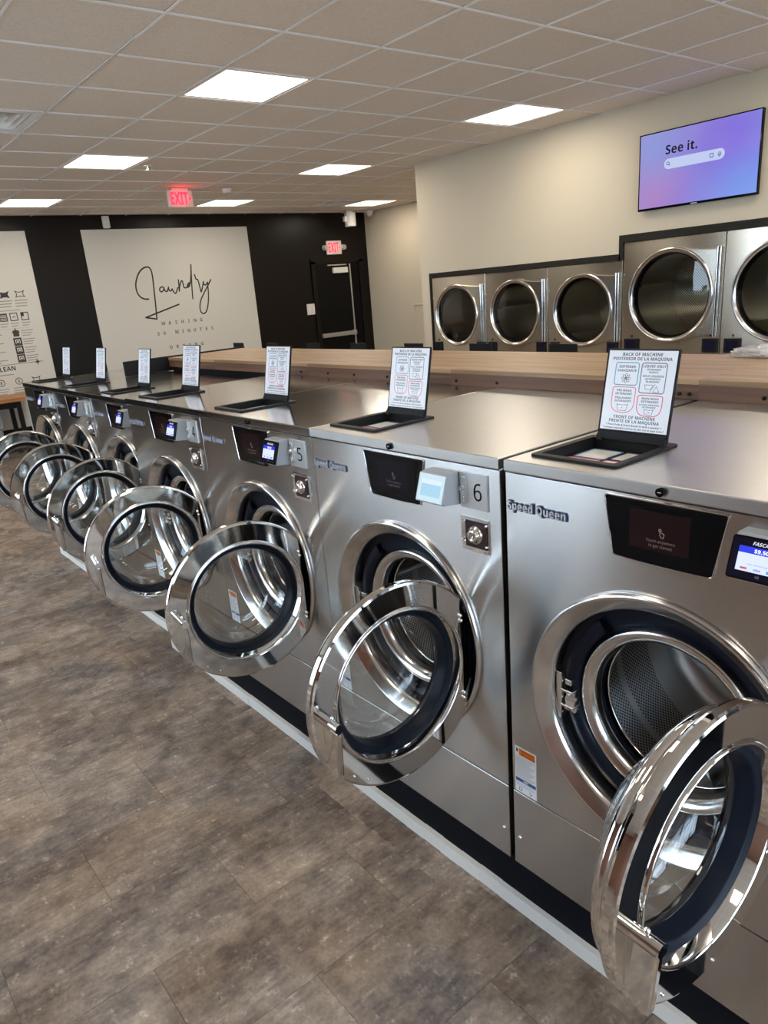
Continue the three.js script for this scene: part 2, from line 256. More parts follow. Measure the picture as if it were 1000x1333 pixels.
// ================================================================ WASHERS
const signTex = canvasTex(700, 820, (c, w, h) => {
  c.fillStyle = '#e2e6ef'; c.fillRect(0, 0, w, h); c.textAlign = 'center'; c.fillStyle = '#15161c';
  const T = (s, x, y, px, wt = 'bold') => { c.font = `${wt} ${px}px sans-serif`; c.fillText(s, x, y); };
  T('BACK OF MACHINE', 350, 54, 46); T('POSTERIOR DE LA MAQUINA', 350, 98, 45);
  const box = (x, y, bw, bh, col, rt, rbm) => { c.strokeStyle = col; c.lineWidth = 9; c.beginPath(); c.moveTo(x + rt, y); c.lineTo(x + bw - rt, y); c.quadraticCurveTo(x + bw, y, x + bw, y + rt); c.lineTo(x + bw, y + bh - rbm); c.quadraticCurveTo(x + bw, y + bh, x + bw - rbm, y + bh); c.lineTo(x + rbm, y + bh); c.quadraticCurveTo(x, y + bh, x, y + bh - rbm); c.lineTo(x, y + rt); c.quadraticCurveTo(x, y, x + rt, y); c.stroke(); };
  box(90, 122, 242, 228, '#3f93b4', 28, 28); box(362, 122, 252, 300, '#4b5a70', 28, 28); box(88, 372, 242, 262, '#e2636a', 28, 110); box(362, 446, 252, 210, '#d4485e', 28, 105);
  c.fillStyle = '#20222c'; T('SOFTENER', 211, 176, 36); T('SUAVIZANTE', 211, 214, 34);
  c.strokeStyle = '#2a2c36'; c.lineWidth = 4; for (let k = 0; k < 8; k++) { const a = k * Math.PI / 4; c.beginPath(); c.ellipse(211 + 30 * Math.cos(a), 282 + 30 * Math.sin(a), 19, 9, a, 0, 7); c.stroke(); } c.beginPath(); c.arc(211, 282, 8, 0, 7); c.fill();
  T('LIQUID ONLY', 488, 166, 36); T('DETERGENT', 488, 196, 25); T('BLEACH', 488, 222, 25); T('SOLO LIQUIDOS', 488, 262, 28); T('DETERGENTE', 488, 290, 25); T('BLANQUEO', 488, 316, 25);
  c.lineWidth = 4; c.beginPath(); c.moveTo(415, 340); c.lineTo(425, 384); c.lineTo(484, 384); c.lineTo(500, 340); c.closePath(); c.stroke(); c.beginPath(); c.moveTo(520, 330); c.lineTo(472, 410); c.stroke(); c.beginPath(); c.moveTo(534, 350); c.lineTo(505, 408); c.lineTo(566, 408); c.closePath(); c.stroke();
  T('PRE-WASH', 209, 418, 32); T('DETERGENT', 209, 452, 32); T('PRELAVADO', 209, 494, 31); T('DETERGENTE', 209, 526, 29);
  const basin = (x, y, s, dots) => { c.beginPath(); c.moveTo(x - 58 * s, y); c.lineTo(x - 42 * s, y + 70 * s); c.lineTo(x + 42 * s, y + 70 * s); c.lineTo(x + 58 * s, y); c.quadraticCurveTo(x + 44 * s, y + 18 * s, x + 30 * s, y + 6 * s); c.quadraticCurveTo(x, y + 20 * s, x - 30 * s, y + 6 * s); c.quadraticCurveTo(x - 44 * s, y + 18 * s, x - 58 * s, y); c.stroke(); for (let d = 0; d < dots; d++) { c.beginPath(); c.arc(x + (d - (dots - 1) / 2) * 18, y + 40 * s, 5, 0, 7); c.fill(); } };
  basin(209, 545, 1, 1); T('MAIN WASH', 488, 488, 30); T('DETERGENT', 488, 520, 32); T('LAVADO PRINCIPAL', 488, 548, 22); T('DETERGENTE', 488, 572, 22); basin(488, 582, 0.82, 2);
  T('FRONT OF MACHINE', 350, 696, 45); T('FRENTE DE LA MAQUINA', 350, 738, 45); T('* Place Pods & Scent Beads in with Laundry *', 350, 774, 27); T('* Coloque capsulas y perlas de olor con la ropa sucia *', 350, 806, 25);
});
M.sign = printed(signTex, 0.3);
M.warn = printed(canvasTex(180, 360, (c, w, h) => {
  c.fillStyle = '#e8edf2'; c.fillRect(0, 0, w, h); c.fillStyle = '#ee7d22'; c.fillRect(36, 10, w - 46, 54); c.fillStyle = '#1c1a18'; c.font = 'bold 22px sans-serif'; c.textAlign = 'center'; c.fillText('WARNING', 110, 34); c.font = 'bold 17px sans-serif'; c.fillText('ADVERTENCIA', 110, 56);
  c.beginPath(); c.moveTo(20, 12); c.quadraticCurveTo(36, 34, 20, 48); c.quadraticCurveTo(4, 34, 20, 12); c.fill(); c.fillStyle = '#9aa6b4'; for (let i = 0; i < 14; i++) c.fillRect(12, 78 + i * 12, w - 24 - (i % 4) * 16, 4); c.fillStyle = '#1f4f8c'; c.fillRect(6, 248, w - 12, 26); c.fillStyle = '#c7d3df'; c.fillRect(70, 255, 40, 12);
  c.fillStyle = '#9aa6b4'; for (let i = 0; i < 3; i++) c.fillRect(12, 284 + i * 11, w - 30, 3); c.strokeStyle = '#333'; c.lineWidth = 4; c.strokeRect(34, 322, 22, 22); c.beginPath(); c.moveTo(118, 322); c.lineTo(140, 336); c.lineTo(126, 348); c.stroke();
}), 0.35);
const touchTex = (bright) => canvasTex(420, 250, (c, w, h) => {
  c.fillStyle = '#000'; c.fillRect(0, 0, w, h); c.fillStyle = bright; c.fillRect(60, 20, 290, 190); c.fillStyle = '#8d7f7a'; c.textAlign = 'center'; c.font = '19px sans-serif'; c.fillText('Touch anywhere', 215, 168); c.fillText('to get started', 215, 192);
  c.strokeStyle = '#a89a94'; c.lineWidth = 3; c.beginPath(); c.arc(212, 104, 6, 0, 7); c.stroke(); c.beginPath(); c.moveTo(212, 104); c.lineTo(212, 128); c.lineTo(218, 140); c.lineTo(230, 138); c.lineTo(232, 120); c.lineTo(218, 114); c.stroke();
});
M.touch = [glowing(touchTex('#1c0b0a'), 0.5, 0.12), glowing(touchTex('#0d0a18'), 0.4, 0.12)];
const readerTex = (kind) => canvasTex(360, 280, (c, w, h) => {
  c.fillStyle = kind ? '#cfe6f2' : '#0a0716'; c.fillRect(0, 0, w, h); c.textAlign = 'center';
  if (!kind) { c.fillStyle = '#d8d8e6'; c.font = 'italic bold 34px sans-serif'; c.fillText('FASCARD', 196, 42); }
  c.fillStyle = kind ? '#a9d4ec' : '#c8d2f4'; c.fillRect(44, 56, 276, 172); c.fillStyle = kind ? '#dff1fa' : '#2f3ccf'; c.fillRect(44, 56, 276, 46); c.fillStyle = '#fff'; c.font = 'bold 38px sans-serif'; if (!kind) c.fillText('$9.50', 190, 94);
  if (!kind) { c.fillStyle = '#7684a6'; c.font = '15px sans-serif'; c.fillText('Scan code with app', 182, 180); c.fillStyle = '#4a5a9a'; c.font = 'italic bold 22px sans-serif'; c.fillText('VISA', 182, 216); c.fillStyle = '#b0605a'; c.fillRect(74, 200, 44, 14); c.fillStyle = '#4a90d0'; c.fillRect(244, 198, 50, 20); c.strokeStyle = '#888'; c.lineWidth = 3; for (let k = 0; k < 3; k++) { c.beginPath(); c.arc(176 + k * 7, 254, 8 + k * 3, -0.8, 0.8); c.stroke(); } }
});
M.reader = [glowing(readerTex(0), 0.85), glowing(readerTex(1), 0.6)];

// coordinates of a machine: x along the row, y up, z out of its front
function makeWasher(o) {
  const { W, H, num, angle, tall } = o, t = thing('washer', o.label, 'washer', 'row of steel front-loading washers with open doors'), D = o.depth, cx = W / 2 - 0.001, cy = 0.742, B = 0.163, LIP = 0.027, SEAM = 0.395, k = W / 0.75;
  t.position.set(o.x, 0, o.z); t.rotation.y = -Math.PI / 2;
  mesh('casing', [bx(0.002, B, -D, 0.014, H - LIP, -0.012), bx(W - 0.014, B, -D, W - 0.002, H - LIP, -0.012), bx(0.014, B, -D, W - 0.014, H - LIP, -D + 0.01), bx(0.014, B, -D + 0.01, W - 0.014, B + 0.01, -0.012)], M.steel, t);
  { const s = rect(0, SEAM + 0.0015, W, H - LIP - 0.0025); s.holes.push(circlePath(cx, cy, 0.285)); mesh('front_panel', extr(s, 0.012, 0.0015, -0.012, 60), M.steel, t); }
  mesh('lower_panel', extr(rect(0, B, W, SEAM - 0.0015), 0.012, 0.0015, -0.012), M.steel, t);
  for (const s of [0.019, W - 0.019]) { const b = mesh('screw', new THREE.SphereGeometry(0.0055, 12, 6, 0, 7, 0, Math.PI / 2).rotateX(Math.PI / 2), M.bolt, t); b.position.set(s, 0.252, 0); }
  { // top with the opening for the soap box
    const s = rect(0, 0, W, D + 0.004); s.holes.push(rect(0.045 * k, 0.065, 0.235 * k, 0.262)); const g = extr(s, LIP, 0.003); g.rotateX(-Math.PI / 2); g.translate(0, H - LIP, 0.004); mesh('top_panel', g, num > 5 ? M.steelWorn : M.steelTop, t);
  }
  { const l = part('key_lock', t); mesh('cylinder', cylZ(0.0085, 0.008, 0.376 * k, H - LIP / 2, 0.007), M.blackGloss, l); mesh('keyway', rb(0.376 * k - 0.004, H - LIP / 2 - 0.001, 0.0105, 0.376 * k + 0.004, H - LIP / 2 + 0.001, 0.0116, 0.0003, 1), M.bolt, l); }
  { // name in raised letters
    const l = part('name_badge', t), y0 = H - 0.112, x0 = 0.009, x1 = 0.166; const face = text('Speed Queen', 0.02, 0.0045), box = face.boundingBox.clone(), back = text('Speed Queen', 0.02, 0.003, font, 3, 0.0025); back.boundingBox.copy(box); mesh('backing', fit(back, x0, y0 - 0.005, x1, y0 + 0.021, 0), M.logoBlue, l); mesh('lettering', fit(face, x0, y0 - 0.005, x1, y0 + 0.021, 0.0012), M.logoFace, l);
  }
  { // touch screen in its tapered bezel
    const p = part('control_display', t), y1 = H - 0.037, y0 = H - 0.156, a = 0.258 * k, b = 0.5 * k, c = 0.478 * k, d = 0.279 * k, r = 0.006;
    const sh = (e) => { const s = new THREE.Shape(); s.moveTo(d - e + r, y0 - e); s.quadraticCurveTo((c + d) / 2, y0 - e - 0.004, c + e - r, y0 - e); s.quadraticCurveTo(c + e, y0 - e, c + e + 0.001, y0 - e + r); s.lineTo(b + e - 0.001, y1 + e - r); s.quadraticCurveTo(b + e, y1 + e, b + e - r, y1 + e); s.lineTo(a - e + r, y1 + e); s.quadraticCurveTo(a - e, y1 + e, a - e + 0.001, y1 + e - r); s.lineTo(d - e - 0.001, y0 - e + r); s.quadraticCurveTo(d - e, y0 - e, d - e + r, y0 - e); return s; };
    const outer = sh(0.0025); outer.holes.push(sh(0)); mesh('bezel', extr(outer, 0.004, 0.0008, 0), M.chrome, p); mesh('cover_glass', extr(sh(0), 0.0022, 0, 0), M.blackGloss, p);
    const g = new THREE.PlaneGeometry(0.176 * k, 0.1); g.translate((a + b) / 2 - 0.004, (y0 + y1) / 2, 0.0026); mesh('screen', g, M.touch[o.dim ? 1 : 0], p);
  }
  { // card reader, its face leaning back
    const p = part('payment_reader', t), x0 = 0.53 * k, x1 = 0.62 * k, y0 = H - 0.13, y1 = H - 0.049, s = new THREE.Shape(); // profile in (out, height)
    s.moveTo(0, y0); s.lineTo(0.052, y0 + 0.006); s.lineTo(0.056, y0 + 0.014); s.lineTo(0.036, y1 - 0.004); s.lineTo(0.03, y1); s.lineTo(0, y1); s.closePath();
    const g = new THREE.ExtrudeGeometry(s, { depth: x1 - x0 - 0.004, bevelEnabled: true, bevelSize: 0.002, bevelThickness: 0.002, bevelSegments: 2, bevelOffset: -0.002 }); g.rotateY(-Math.PI / 2); g.translate(x1 - 0.002, 0, 0); mesh('housing', g, M.grey, p);
    const ang = Math.atan2(0.02, y1 - 0.004 - y0 - 0.014), f = part('face', p); f.position.set((x0 + x1) / 2, (y0 + 0.014 + y1 - 0.004) / 2 - 0.002, 0.0462); f.rotation.x = -ang;
    const hw = (x1 - x0) / 2 + 0.002; mesh('bezel', extr(rrect(-hw, -0.036, hw, 0.036, 0.006), 0.006, 0.001, -0.001), o.light ? M.grey : M.blackGloss, p).applyMatrix4(f.matrix.compose(f.position, f.quaternion, f.scale));
    mesh('screen', new THREE.PlaneGeometry(hw * 2 - 0.006, 0.066).translate(0, 0, 0.0056), M.reader[o.light ? 1 : 0], p).applyMatrix4(f.matrix);
    p.remove(f);
  }
  { // plate with coin slot and machine number
    const p = part('number_plate', t), x0 = 0.626 * k, x1 = 0.714 * k, y0 = H - 0.133, y1 = H - 0.046; mesh('plate', extr(rrect(x0, y0, x1, y1, 0.003), 0.004, 0.001, 0), M.greyMetal, p);
    mesh('coin_slot', [rb(x0 + 0.008, y0 + 0.015, 0.003, x0 + 0.022, y1 - 0.01, 0.009, 0.002), rb(x0 + 0.011, y0 + 0.013, 0.008, x0 + 0.019, y0 + 0.03, 0.013, 0.002), cylZ(0.006, 0.012, x0 + 0.015, (y0 + y1) / 2 + 0.006, 0.01)], M.bolt, p);
    mesh('digit', fit(text(String(num), 0.04, 0.0006, fontR, 8), x0 + 0.045, y0 + 0.022, x0 + 0.07, y1 - 0.022, 0.004), M.ink, p);
  }
  { // coin box lock
    const p = part('coin_box_lock', t), x0 = 0.624 * k, x1 = 0.714 * k, y1 = H - 0.155, y0 = H - 0.24; mesh('plate', extr(rect(x0, y0, x1, y1), 0.004, 0.001, 0), M.chrome, p);
    mesh('door', rb(x0 + 0.018, y0 + 0.012, 0.003, x1 - 0.004, y1 - 0.006, 0.008, 0.001), std(rgb(0.035, 0.016, 0.016), 0.3, 0.4), p);
    const X = x0 + 0.052, Y = (y0 + y1) / 2 + 0.003, lk = mesh('lock', lathe([[0.023, 0.008], [0.023, 0.012], [0.019, 0.016], [0.016, 0.016], [0.016, 0.022], [0.012, 0.024], [0.006, 0.024], [0.005, 0.018], [0, 0.018]], 32), M.chrome, p); lk.position.set(X, Y, 0);
    for (const [a, b] of [[x0 + 0.006, y1 - 0.008], [x0 + 0.016, y1 - 0.01], [x0 + 0.006, y0 + 0.026], [x0 + 0.016, y0 + 0.024], [x1 - 0.005, y0 + 0.02], [x1 - 0.005, y1 - 0.012]]) { const q = mesh('rivet', new THREE.SphereGeometry(0.004, 10, 6), M.bolt, p); q.position.set(a, b, 0.007); }
  }
  if (tall !== false) { const g = new THREE.PlaneGeometry(0.068, 0.135); g.translate(0.0425, 0.4665, 0.0008); const m = mesh('warning_sticker', g, M.warn, t); m.userData.label = 'white and orange warning sticker'; }
  // porthole
  const hole = part('porthole', t); hole.position.set(cx, cy, 0);
  mesh('rim', lathe([[0.285, -0.012], [0.301, 0], [0.3015, 0.007], [0.298, 0.012], [0.292, 0.013], [0.288, 0.011], [0.266, -0.006], [0.26, -0.012], [0.257, -0.022], [0.257, -0.055]], 96), M.satin, hole);
  mesh('door_seat', lathe([[0.258, -0.052], [0.245, -0.056], [0.225, -0.056], [0.2, -0.066], [0.19, -0.07]], 72), M.navy, hole);
  mesh('lower_ledge', lathe([[0.247, -0.056], [0.243, -0.042], [0.215, -0.04], [0.207, -0.066]], 40, Math.PI * 1.22, Math.PI * 0.75), M.navy, hole);
  mesh('tub_ring', lathe([[0.202, -0.07], [0.203, -0.05], [0.2, -0.045], [0.192, -0.044], [0.18, -0.05], [0.172, -0.06], [0.17, -0.075], [0.172, -0.08]], 80), M.satin, hole);
  mesh('tub_gasket', lathe([[0.176, -0.078], [0.17, -0.09], [0.178, -0.1]], 64), M.rubber, hole);
  mesh('drum_lip', lathe([[0.19, -0.118], [0.178, -0.106], [0.172, -0.106], [0.17, -0.11], [0.176, -0.12], [0.25, -0.125]], 72), M.chrome, hole);
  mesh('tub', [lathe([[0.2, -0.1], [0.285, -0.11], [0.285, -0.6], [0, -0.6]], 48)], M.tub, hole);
  mesh('drum_wall', [lathe([[0.25, -0.125], [0.254, -0.135], [0.254, -0.142]], 72), lathe([[0.254, -0.26], [0.2525, -0.263], [0.2525, -0.28], [0.254, -0.283]], 72), lathe([[0.254, -0.4], [0.254, -0.46], [0.252, -0.47], [0.25, -0.5], [0.2, -0.52], [0, -0.51]], 72)], M.drum, hole);
  mesh('perforated_drum', [lathe([[0.254, -0.142], [0.254, -0.26]], 72), lathe([[0.254, -0.283], [0.254, -0.4]], 72)], M.drumPerf, hole);
  for (let i = 0; i < 3; i++) { const s = new THREE.Shape(); s.moveTo(-0.035, 0); s.quadraticCurveTo(-0.012, 0.01, -0.01, 0.045); s.quadraticCurveTo(0, 0.058, 0.01, 0.045); s.quadraticCurveTo(0.012, 0.01, 0.035, 0); const g = extr(s, 0.33, 0, -0.47); g.translate(0, -0.256, 0); g.rotateZ(i * 2.094 + (o.spin ?? 0.3)); mesh('drum_lifter', g, M.drum, hole); }
  { // strike for the latch, at the side away from the hinges
    const g = [rb(-0.254, -0.085, -0.055, -0.24, 0.035, -0.022, 0.002), rb(-0.242, -0.05, -0.05, -0.206, -0.044, -0.02, 0.002), rb(-0.242, -0.012, -0.05, -0.21, -0.006, -0.022, 0.002), rb(-0.24, -0.075, -0.055, -0.225, 0.02, -0.045, 0.002), cylZ(0.014, 0.02, -0.222, -0.035, -0.04, 18), rb(-0.236, -0.03, -0.05, -0.212, -0.012, -0.034, 0.002), rb(-0.236, 0.004, -0.05, -0.218, 0.018, -0.03, 0.002), cylZ(0.009, 0.01, -0.214, -0.056, -0.038, 16)];
    mesh('latch_strike', g, M.bolt, hole); for (const [a, b] of [[-0.243, 0.012], [-0.243, -0.03], [-0.243, -0.07]]) { const q = mesh('screw', new THREE.SphereGeometry(0.0045, 10, 6), M.chrome, hole); q.position.set(a, b, -0.029); }
  }
  mesh('hinge_block', rb(0.2, -0.1, -0.05, 0.25, 0.1, -0.02, 0.006), M.navy, hole);
  makeDoor(t, [cx + 0.246, 0.737, 0.222], angle);
  { // soap box and its raised lid
    const p = part('soap_box', t), x0 = 0.03 * k, x1 = 0.248 * k, z0 = -0.283, z1 = -0.047, s = rrect(x0, -z1, x1, -z0, 0.012); s.holes.push(rrect(x0 + 0.018, -z1 + 0.02, x1 - 0.018, -z0 - 0.025, 0.005));
    const g = extr(s, 0.007, 0.0015); g.rotateX(-Math.PI / 2); g.translate(0, H - 0.001, 0); mesh('frame', g, M.black, p);
    mesh('well', [bx(x0 + 0.016, H - 0.045, z0 + 0.023, x0 + 0.02, H + 0.001, z1 - 0.018), bx(x1 - 0.02, H - 0.045, z0 + 0.023, x1 - 0.016, H + 0.001, z1 - 0.018), bx(x0 + 0.02, H - 0.045, z1 - 0.022, x1 - 0.02, H + 0.001, z1 - 0.018), bx(x0 + 0.02, H - 0.045, z0 + 0.023, x1 - 0.02, H + 0.001, z0 + 0.027), bx(x0 + 0.02, H - 0.047, z0 + 0.027, x1 - 0.02, H - 0.043, z1 - 0.022)], M.black, p);
    const xm = (x0 + x1) / 2, zm = (z0 + z1) / 2 + 0.002, comp = (a, b, c2, d2, mat) => { const q = rrect(a, b, c2, d2, 0.006), r2 = rrect(a + 0.003, b + 0.003, c2 - 0.003, d2 - 0.003, 0.005); q.holes.push(r2); const e = extr(q, 0.002); e.rotateX(-Math.PI / 2); e.translate(0, H - 0.0215, 0); mesh('compartment_edge', e, mat, p); const f = extr(rrect(a + 0.003, b + 0.003, c2 - 0.003, d2 - 0.003, 0.005), 0.0015); f.rotateX(-Math.PI / 2); f.translate(0, H - 0.022, 0); mesh('compartment', f, M.white, p); };
    comp(x0 + 0.024, -zm + 0.004, xm - 0.003, -z0 - 0.031, M.teal); comp(xm + 0.003, -zm + 0.014, x1 - 0.024, -z0 - 0.031, M.slate); comp(x0 + 0.024, -z1 + 0.028, xm - 0.003, -zm - 0.002, M.rose); comp(xm + 0.003, -z1 + 0.028, x1 - 0.024, -zm + 0.008, M.rose);
    const lid = part('lid', t), lw = 0.088 * k; lid.position.set(xm + 0.009, H + 0.006, -0.252); lid.rotation.x = -0.2;
    mesh('panel', [rb(-lw, 0.004, -0.006, lw, 0.203, 0, 0.002), rb(-lw + 0.004, 0.002, -0.001, lw - 0.004, 0.02, 0.004, 0.0015)], M.black, lid);
    mesh('hinge', [rb(-lw + 0.002, -0.004, -0.004, -lw + 0.016, 0.012, 0.006, 0.002), rb(lw - 0.016, -0.004, -0.004, lw - 0.002, 0.012, 0.006, 0.002)], M.black, lid);
    const sg = new THREE.PlaneGeometry(2 * lw - 0.01, 0.176); sg.translate(0.001, 0.111, 0.0008); const sm = mesh('instruction_sign', sg, M.sign, lid); sm.userData.label = 'white printed instruction sign';
  }
  return t;
}

const doorGeo = {};
{
  const R = 0.26, ri = 0.193, u = 0.203, a = Math.acos(u / R), s = new THREE.Shape(); s.absarc(0, 0, R, a, Math.PI * 2 - a, false); s.closePath(); s.holes.push(circlePath(0, 0, ri));
  doorGeo.ring = extr(s, 0.026, 0.007, -0.026, 90);
  doorGeo.collar = lathe([[0.197, -0.004], [0.1965, 0.003], [0.194, 0.0055], [0.191, 0.005], [0.1885, 0.001], [0.183, -0.016], [0.182, -0.02]], 96);
  doorGeo.gasket = lathe([[0.183, -0.017], [0.18, -0.0195], [0.172, -0.0215], [0.1665, -0.025], [0.165, -0.055], [0.163, -0.066], [0.172, -0.07], [0.2, -0.05], [0.204, -0.026]], 80);
  doorGeo.back = lathe([[0.2, -0.026], [0.205, -0.034], [0.226, -0.036], [0.234, -0.039], [0.238, -0.047], [0.235, -0.057], [0.224, -0.066], [0.2, -0.072], [0.166, -0.074]], 96);
  doorGeo.glass = lathe([[0, -0.128], [0.06, -0.127], [0.105, -0.122], [0.128, -0.114], [0.142, -0.102], [0.15, -0.085], [0.155, -0.068], [0.16, -0.056], [0.1655, -0.056], [0.162, -0.07], [0.156, -0.09], [0.147, -0.108], [0.132, -0.122], [0.108, -0.13], [0.06, -0.136], [0, -0.137]], 80);
  const hs = new THREE.Shape(); // handle paddle, profile in (out, height)
  hs.moveTo(-0.002, -0.005); hs.lineTo(0.046, -0.005); hs.quadraticCurveTo(0.053, -0.005, 0.053, -0.013); hs.lineTo(0.045, -0.115); hs.quadraticCurveTo(0.043, -0.135, 0.034, -0.136); hs.quadraticCurveTo(0.02, -0.134, 0.012, -0.124); hs.lineTo(-0.002, -0.105); hs.closePath();
  const hg = extr(hs, 0.016, 0.004, -0.008, 16); hg.rotateY(-Math.PI / 2); hg.translate(-0.222, 0.004, 0); doorGeo.paddle = hg;
  doorGeo.bar = [cylZ(0.0115, 0.068, -0.222, 0.006, 0.0215, 24)];
  doorGeo.pin = [cyl(0.0026, 0.034, 10).translate(-0.222, 0.006, 0.03), new THREE.SphereGeometry(0.005, 12, 8).translate(-0.222, 0.023, 0.03), new THREE.SphereGeometry(0.005, 12, 8).translate(-0.222, -0.011, 0.03), cylZ(0.009, 0.016, -0.222, 0.006, -0.034, 16), new THREE.SphereGeometry(0.007, 12, 8).translate(-0.212, 0.018, -0.034)].map((g) => g);
  const br = new THREE.Shape(); br.moveTo(0.186, -0.128); br.quadraticCurveTo(0.178, 0, 0.186, 0.128); br.lineTo(0.212, 0.15); br.lineTo(0.252, 0.07); br.lineTo(0.252, -0.07); br.lineTo(0.212, -0.15); br.closePath(); doorGeo.bracket = extr(br, 0.012, 0.003, -0.034);
}
function makeDoor(t, pos, deg) {
  const d = part('door', t); d.position.set(...pos); d.rotation.y = deg * Math.PI / 180;
  mesh('ring', doorGeo.ring, M.chrome, d); mesh('collar', doorGeo.collar, M.chrome, d); mesh('gasket', doorGeo.gasket, M.rubber, d); mesh('back_ring', doorGeo.back, M.chrome, d); mesh('glass_bowl', doorGeo.glass, M.glass, d);
  mesh('handle', doorGeo.paddle, M.chrome, d); mesh('handle_bar', doorGeo.bar, M.chrome, d); mesh('handle_pin', doorGeo.pin, M.bolt, d); mesh('hinge_bracket', doorGeo.bracket, M.blackGloss, d);
  for (const [x, y] of [[0.196, 0.117], [0.198, 0.103], [0.196, -0.117], [0.198, -0.103]]) { const b = mesh('bolt', new THREE.SphereGeometry(0.006, 12, 8), M.chrome, d); b.position.set(x, y, 0.001); }
  for (const [x, y] of [[-0.162, -0.178], [-0.125, -0.205]]) { const b = mesh('rivet', new THREE.SphereGeometry(0.0035, 10, 6), M.bolt, d); b.position.set(x, y, 0.0005); }
}
const H1 = 1.268, H2 = 1.238, W1 = 0.75, W2 = 0.685, DX = 0.072;
const washers = [
  { num: 7, x: 0, z: 0.004, angle: 87, label: 'nearest steel front-load washer, its drum and door closest to the camera', spin: 0 },
  { num: 6, x: 0, z: -0.762, angle: 88, label: 'steel front-load washer numbered 6 with pale blue card reader screen', dim: 1, light: 1 },
  { num: 5, x: 0, z: -1.515, angle: 83, label: 'steel front-load washer numbered 5 between washers 4 and 6' },
  { num: 4, x: 0, z: -2.268, angle: 80, label: 'steel front-load washer numbered 4, first of the forward-set machines' },
  { num: 3, x: DX, z: -2.998, angle: 86, small: 1, label: 'third steel front-load washer counting from the far end of the row' },
  { num: 2, x: DX, z: -3.686, angle: 86, small: 1, label: 'second steel front-load washer counting from the far end of the row' },
  { num: 1, x: DX, z: -4.374, angle: 86, small: 1, label: 'farthest steel front-load washer, at the end of the row by the table' },
];
for (const w of washers) makeWasher({ W: w.small ? W2 : W1, H: w.small ? H2 : H1, depth: w.small ? 0.76 : 0.83, ...w });
// base under the machines
struct('trim_5', bx(0.012, 0, -2.262, 0.8, 0.162, 1.6), M.plinth);
struct('trim_6', bx(DX + 0.012, 0, -4.37, 0.8, 0.162, -2.262), M.plinth);
{ const seg = (x, z0, z1) => { const g = []; const n = Math.ceil((z1 - z0) / 0.08); for (let i = 0; i < n; i++) { const a = z0 + (z1 - z0) * i / n, b = z0 + (z1 - z0) * (i + 1) / n, q = (rnd() - 0.5) * 0.003; g.push(bx(x - 0.004 + q, 0, a, x + 0.014, 0.046 + q, b)); } return g; }; struct('trim_7', seg(0, -2.262, 1.6), M.curb); struct('trim_8', seg(DX - 0.01, -4.37, -2.262), M.curb); }

// ---------------------------------------------------------------- wooden ledge behind the washers
struct('wall_service_core', bx(0.86, 0, -3.68, 1.4, 1.27, 1.6), M.black);
{
  const t = thing('wooden_ledge', 'long wooden ledge running behind the washer tops', 'ledge'); t.position.set(0, 1.27, 0);
  const uvz = (g) => { const p = g.attributes.position, n = g.attributes.normal, uv = g.attributes.uv; for (let i = 0; i < p.count; i++) uv.setXY(i, (Math.abs(n.getX(i)) > 0.5 ? p.getY(i) + 0.3 : p.getX(i)) * 2, p.getZ(i)); return g; };
  mesh('fascia_board', uvz(bx(0.832, -0.003, -3.66, 0.852, 0.04, 1.6)), M.woodDark, t); mesh('top_board', uvz(rb(0.83, 0.04, -3.66, 1.4, 0.056, 1.6, 0.002)), M.wood, t);
  for (const z of [-2.063, -1.832, -1.626, -1.391, -0.973, -0.764, -0.057, -0.026, 0.183]) { const g = cyl(0.0055, 0.004, 14); g.rotateZ(Math.PI / 2); const b = mesh('bolt_head', g, M.ink, t); b.position.set(0.8305, 0.013, z); }
}
{ const t = thing('end_panel', 'black upright panel closing the far end of the wooden ledge', 'panel'); mesh('board', rb(0.535, 1.2395, -3.7, 1.42, 1.332, -3.675, 0.002), M.black, t); mesh('edge_strip', bx(0.54, 1.332, -3.699, 1.42, 1.334, -3.676), M.darkTrim, t); }
// washers of the other side: only their raised soap lids show above the ledge
[-5.65, -5.0, -4.345, -3.708, -3.057, -2.402, -1.75].forEach((z, i) => {
  const t = thing('low_washer', `low washer beyond the ledge, ${['seventh', 'sixth', 'fifth', 'fourth', 'third', 'second', 'first'][i]} raised black lid from the television side`, 'washer', 'washers on the far side of the ledge');
  t.position.set(2.68, 0, z + 0.42); t.rotation.y = Math.PI / 2; const W = 0.63, H = 1.05;
  mesh('casing', rb(0, 0, -1.0, W, H - 0.025, 0, 0.004), M.steel, t); mesh('top_panel', rb(0, H - 0.025, -1.0, W, H, 0.004, 0.003), M.steelTop, t);
  const lid = part('lid', t); lid.position.set(0.32, H + 0.002, -0.28); lid.rotation.x = -0.05; mesh('panel', rb(-0.1, 0, -0.008, 0.1, 0.2, 0, 0.003), M.black, lid); mesh('hinge', rb(-0.09, -0.004, -0.004, 0.09, 0.012, 0.008, 0.002), M.black, lid);
});
{ // clear wrapping left on the ledge
  const g = new THREE.SphereGeometry(1, 40, 20), p = g.attributes.position, v = V3(); for (let i = 0; i < p.count; i++) { v.fromBufferAttribute(p, i); const q = 0.75 + 0.5 * n32(v.x * 3 + 5 + v.y * 2, v.z * 3 + 7 - v.y) + 0.25 * n64(v.x * 8 + 9, v.z * 8 + v.y * 6 + 3); p.setXYZ(i, v.x * q * 0.05, Math.max(0, v.y * q * 0.022 + 0.018), v.z * q * 0.11); } g.computeVertexNormals();
  tag(mesh('plastic_wrap', g, M.plastic), 'crumpled clear plastic wrap lying on the wooden ledge', 'plastic wrap').position.set(1.34, 1.326, -0.04);
}

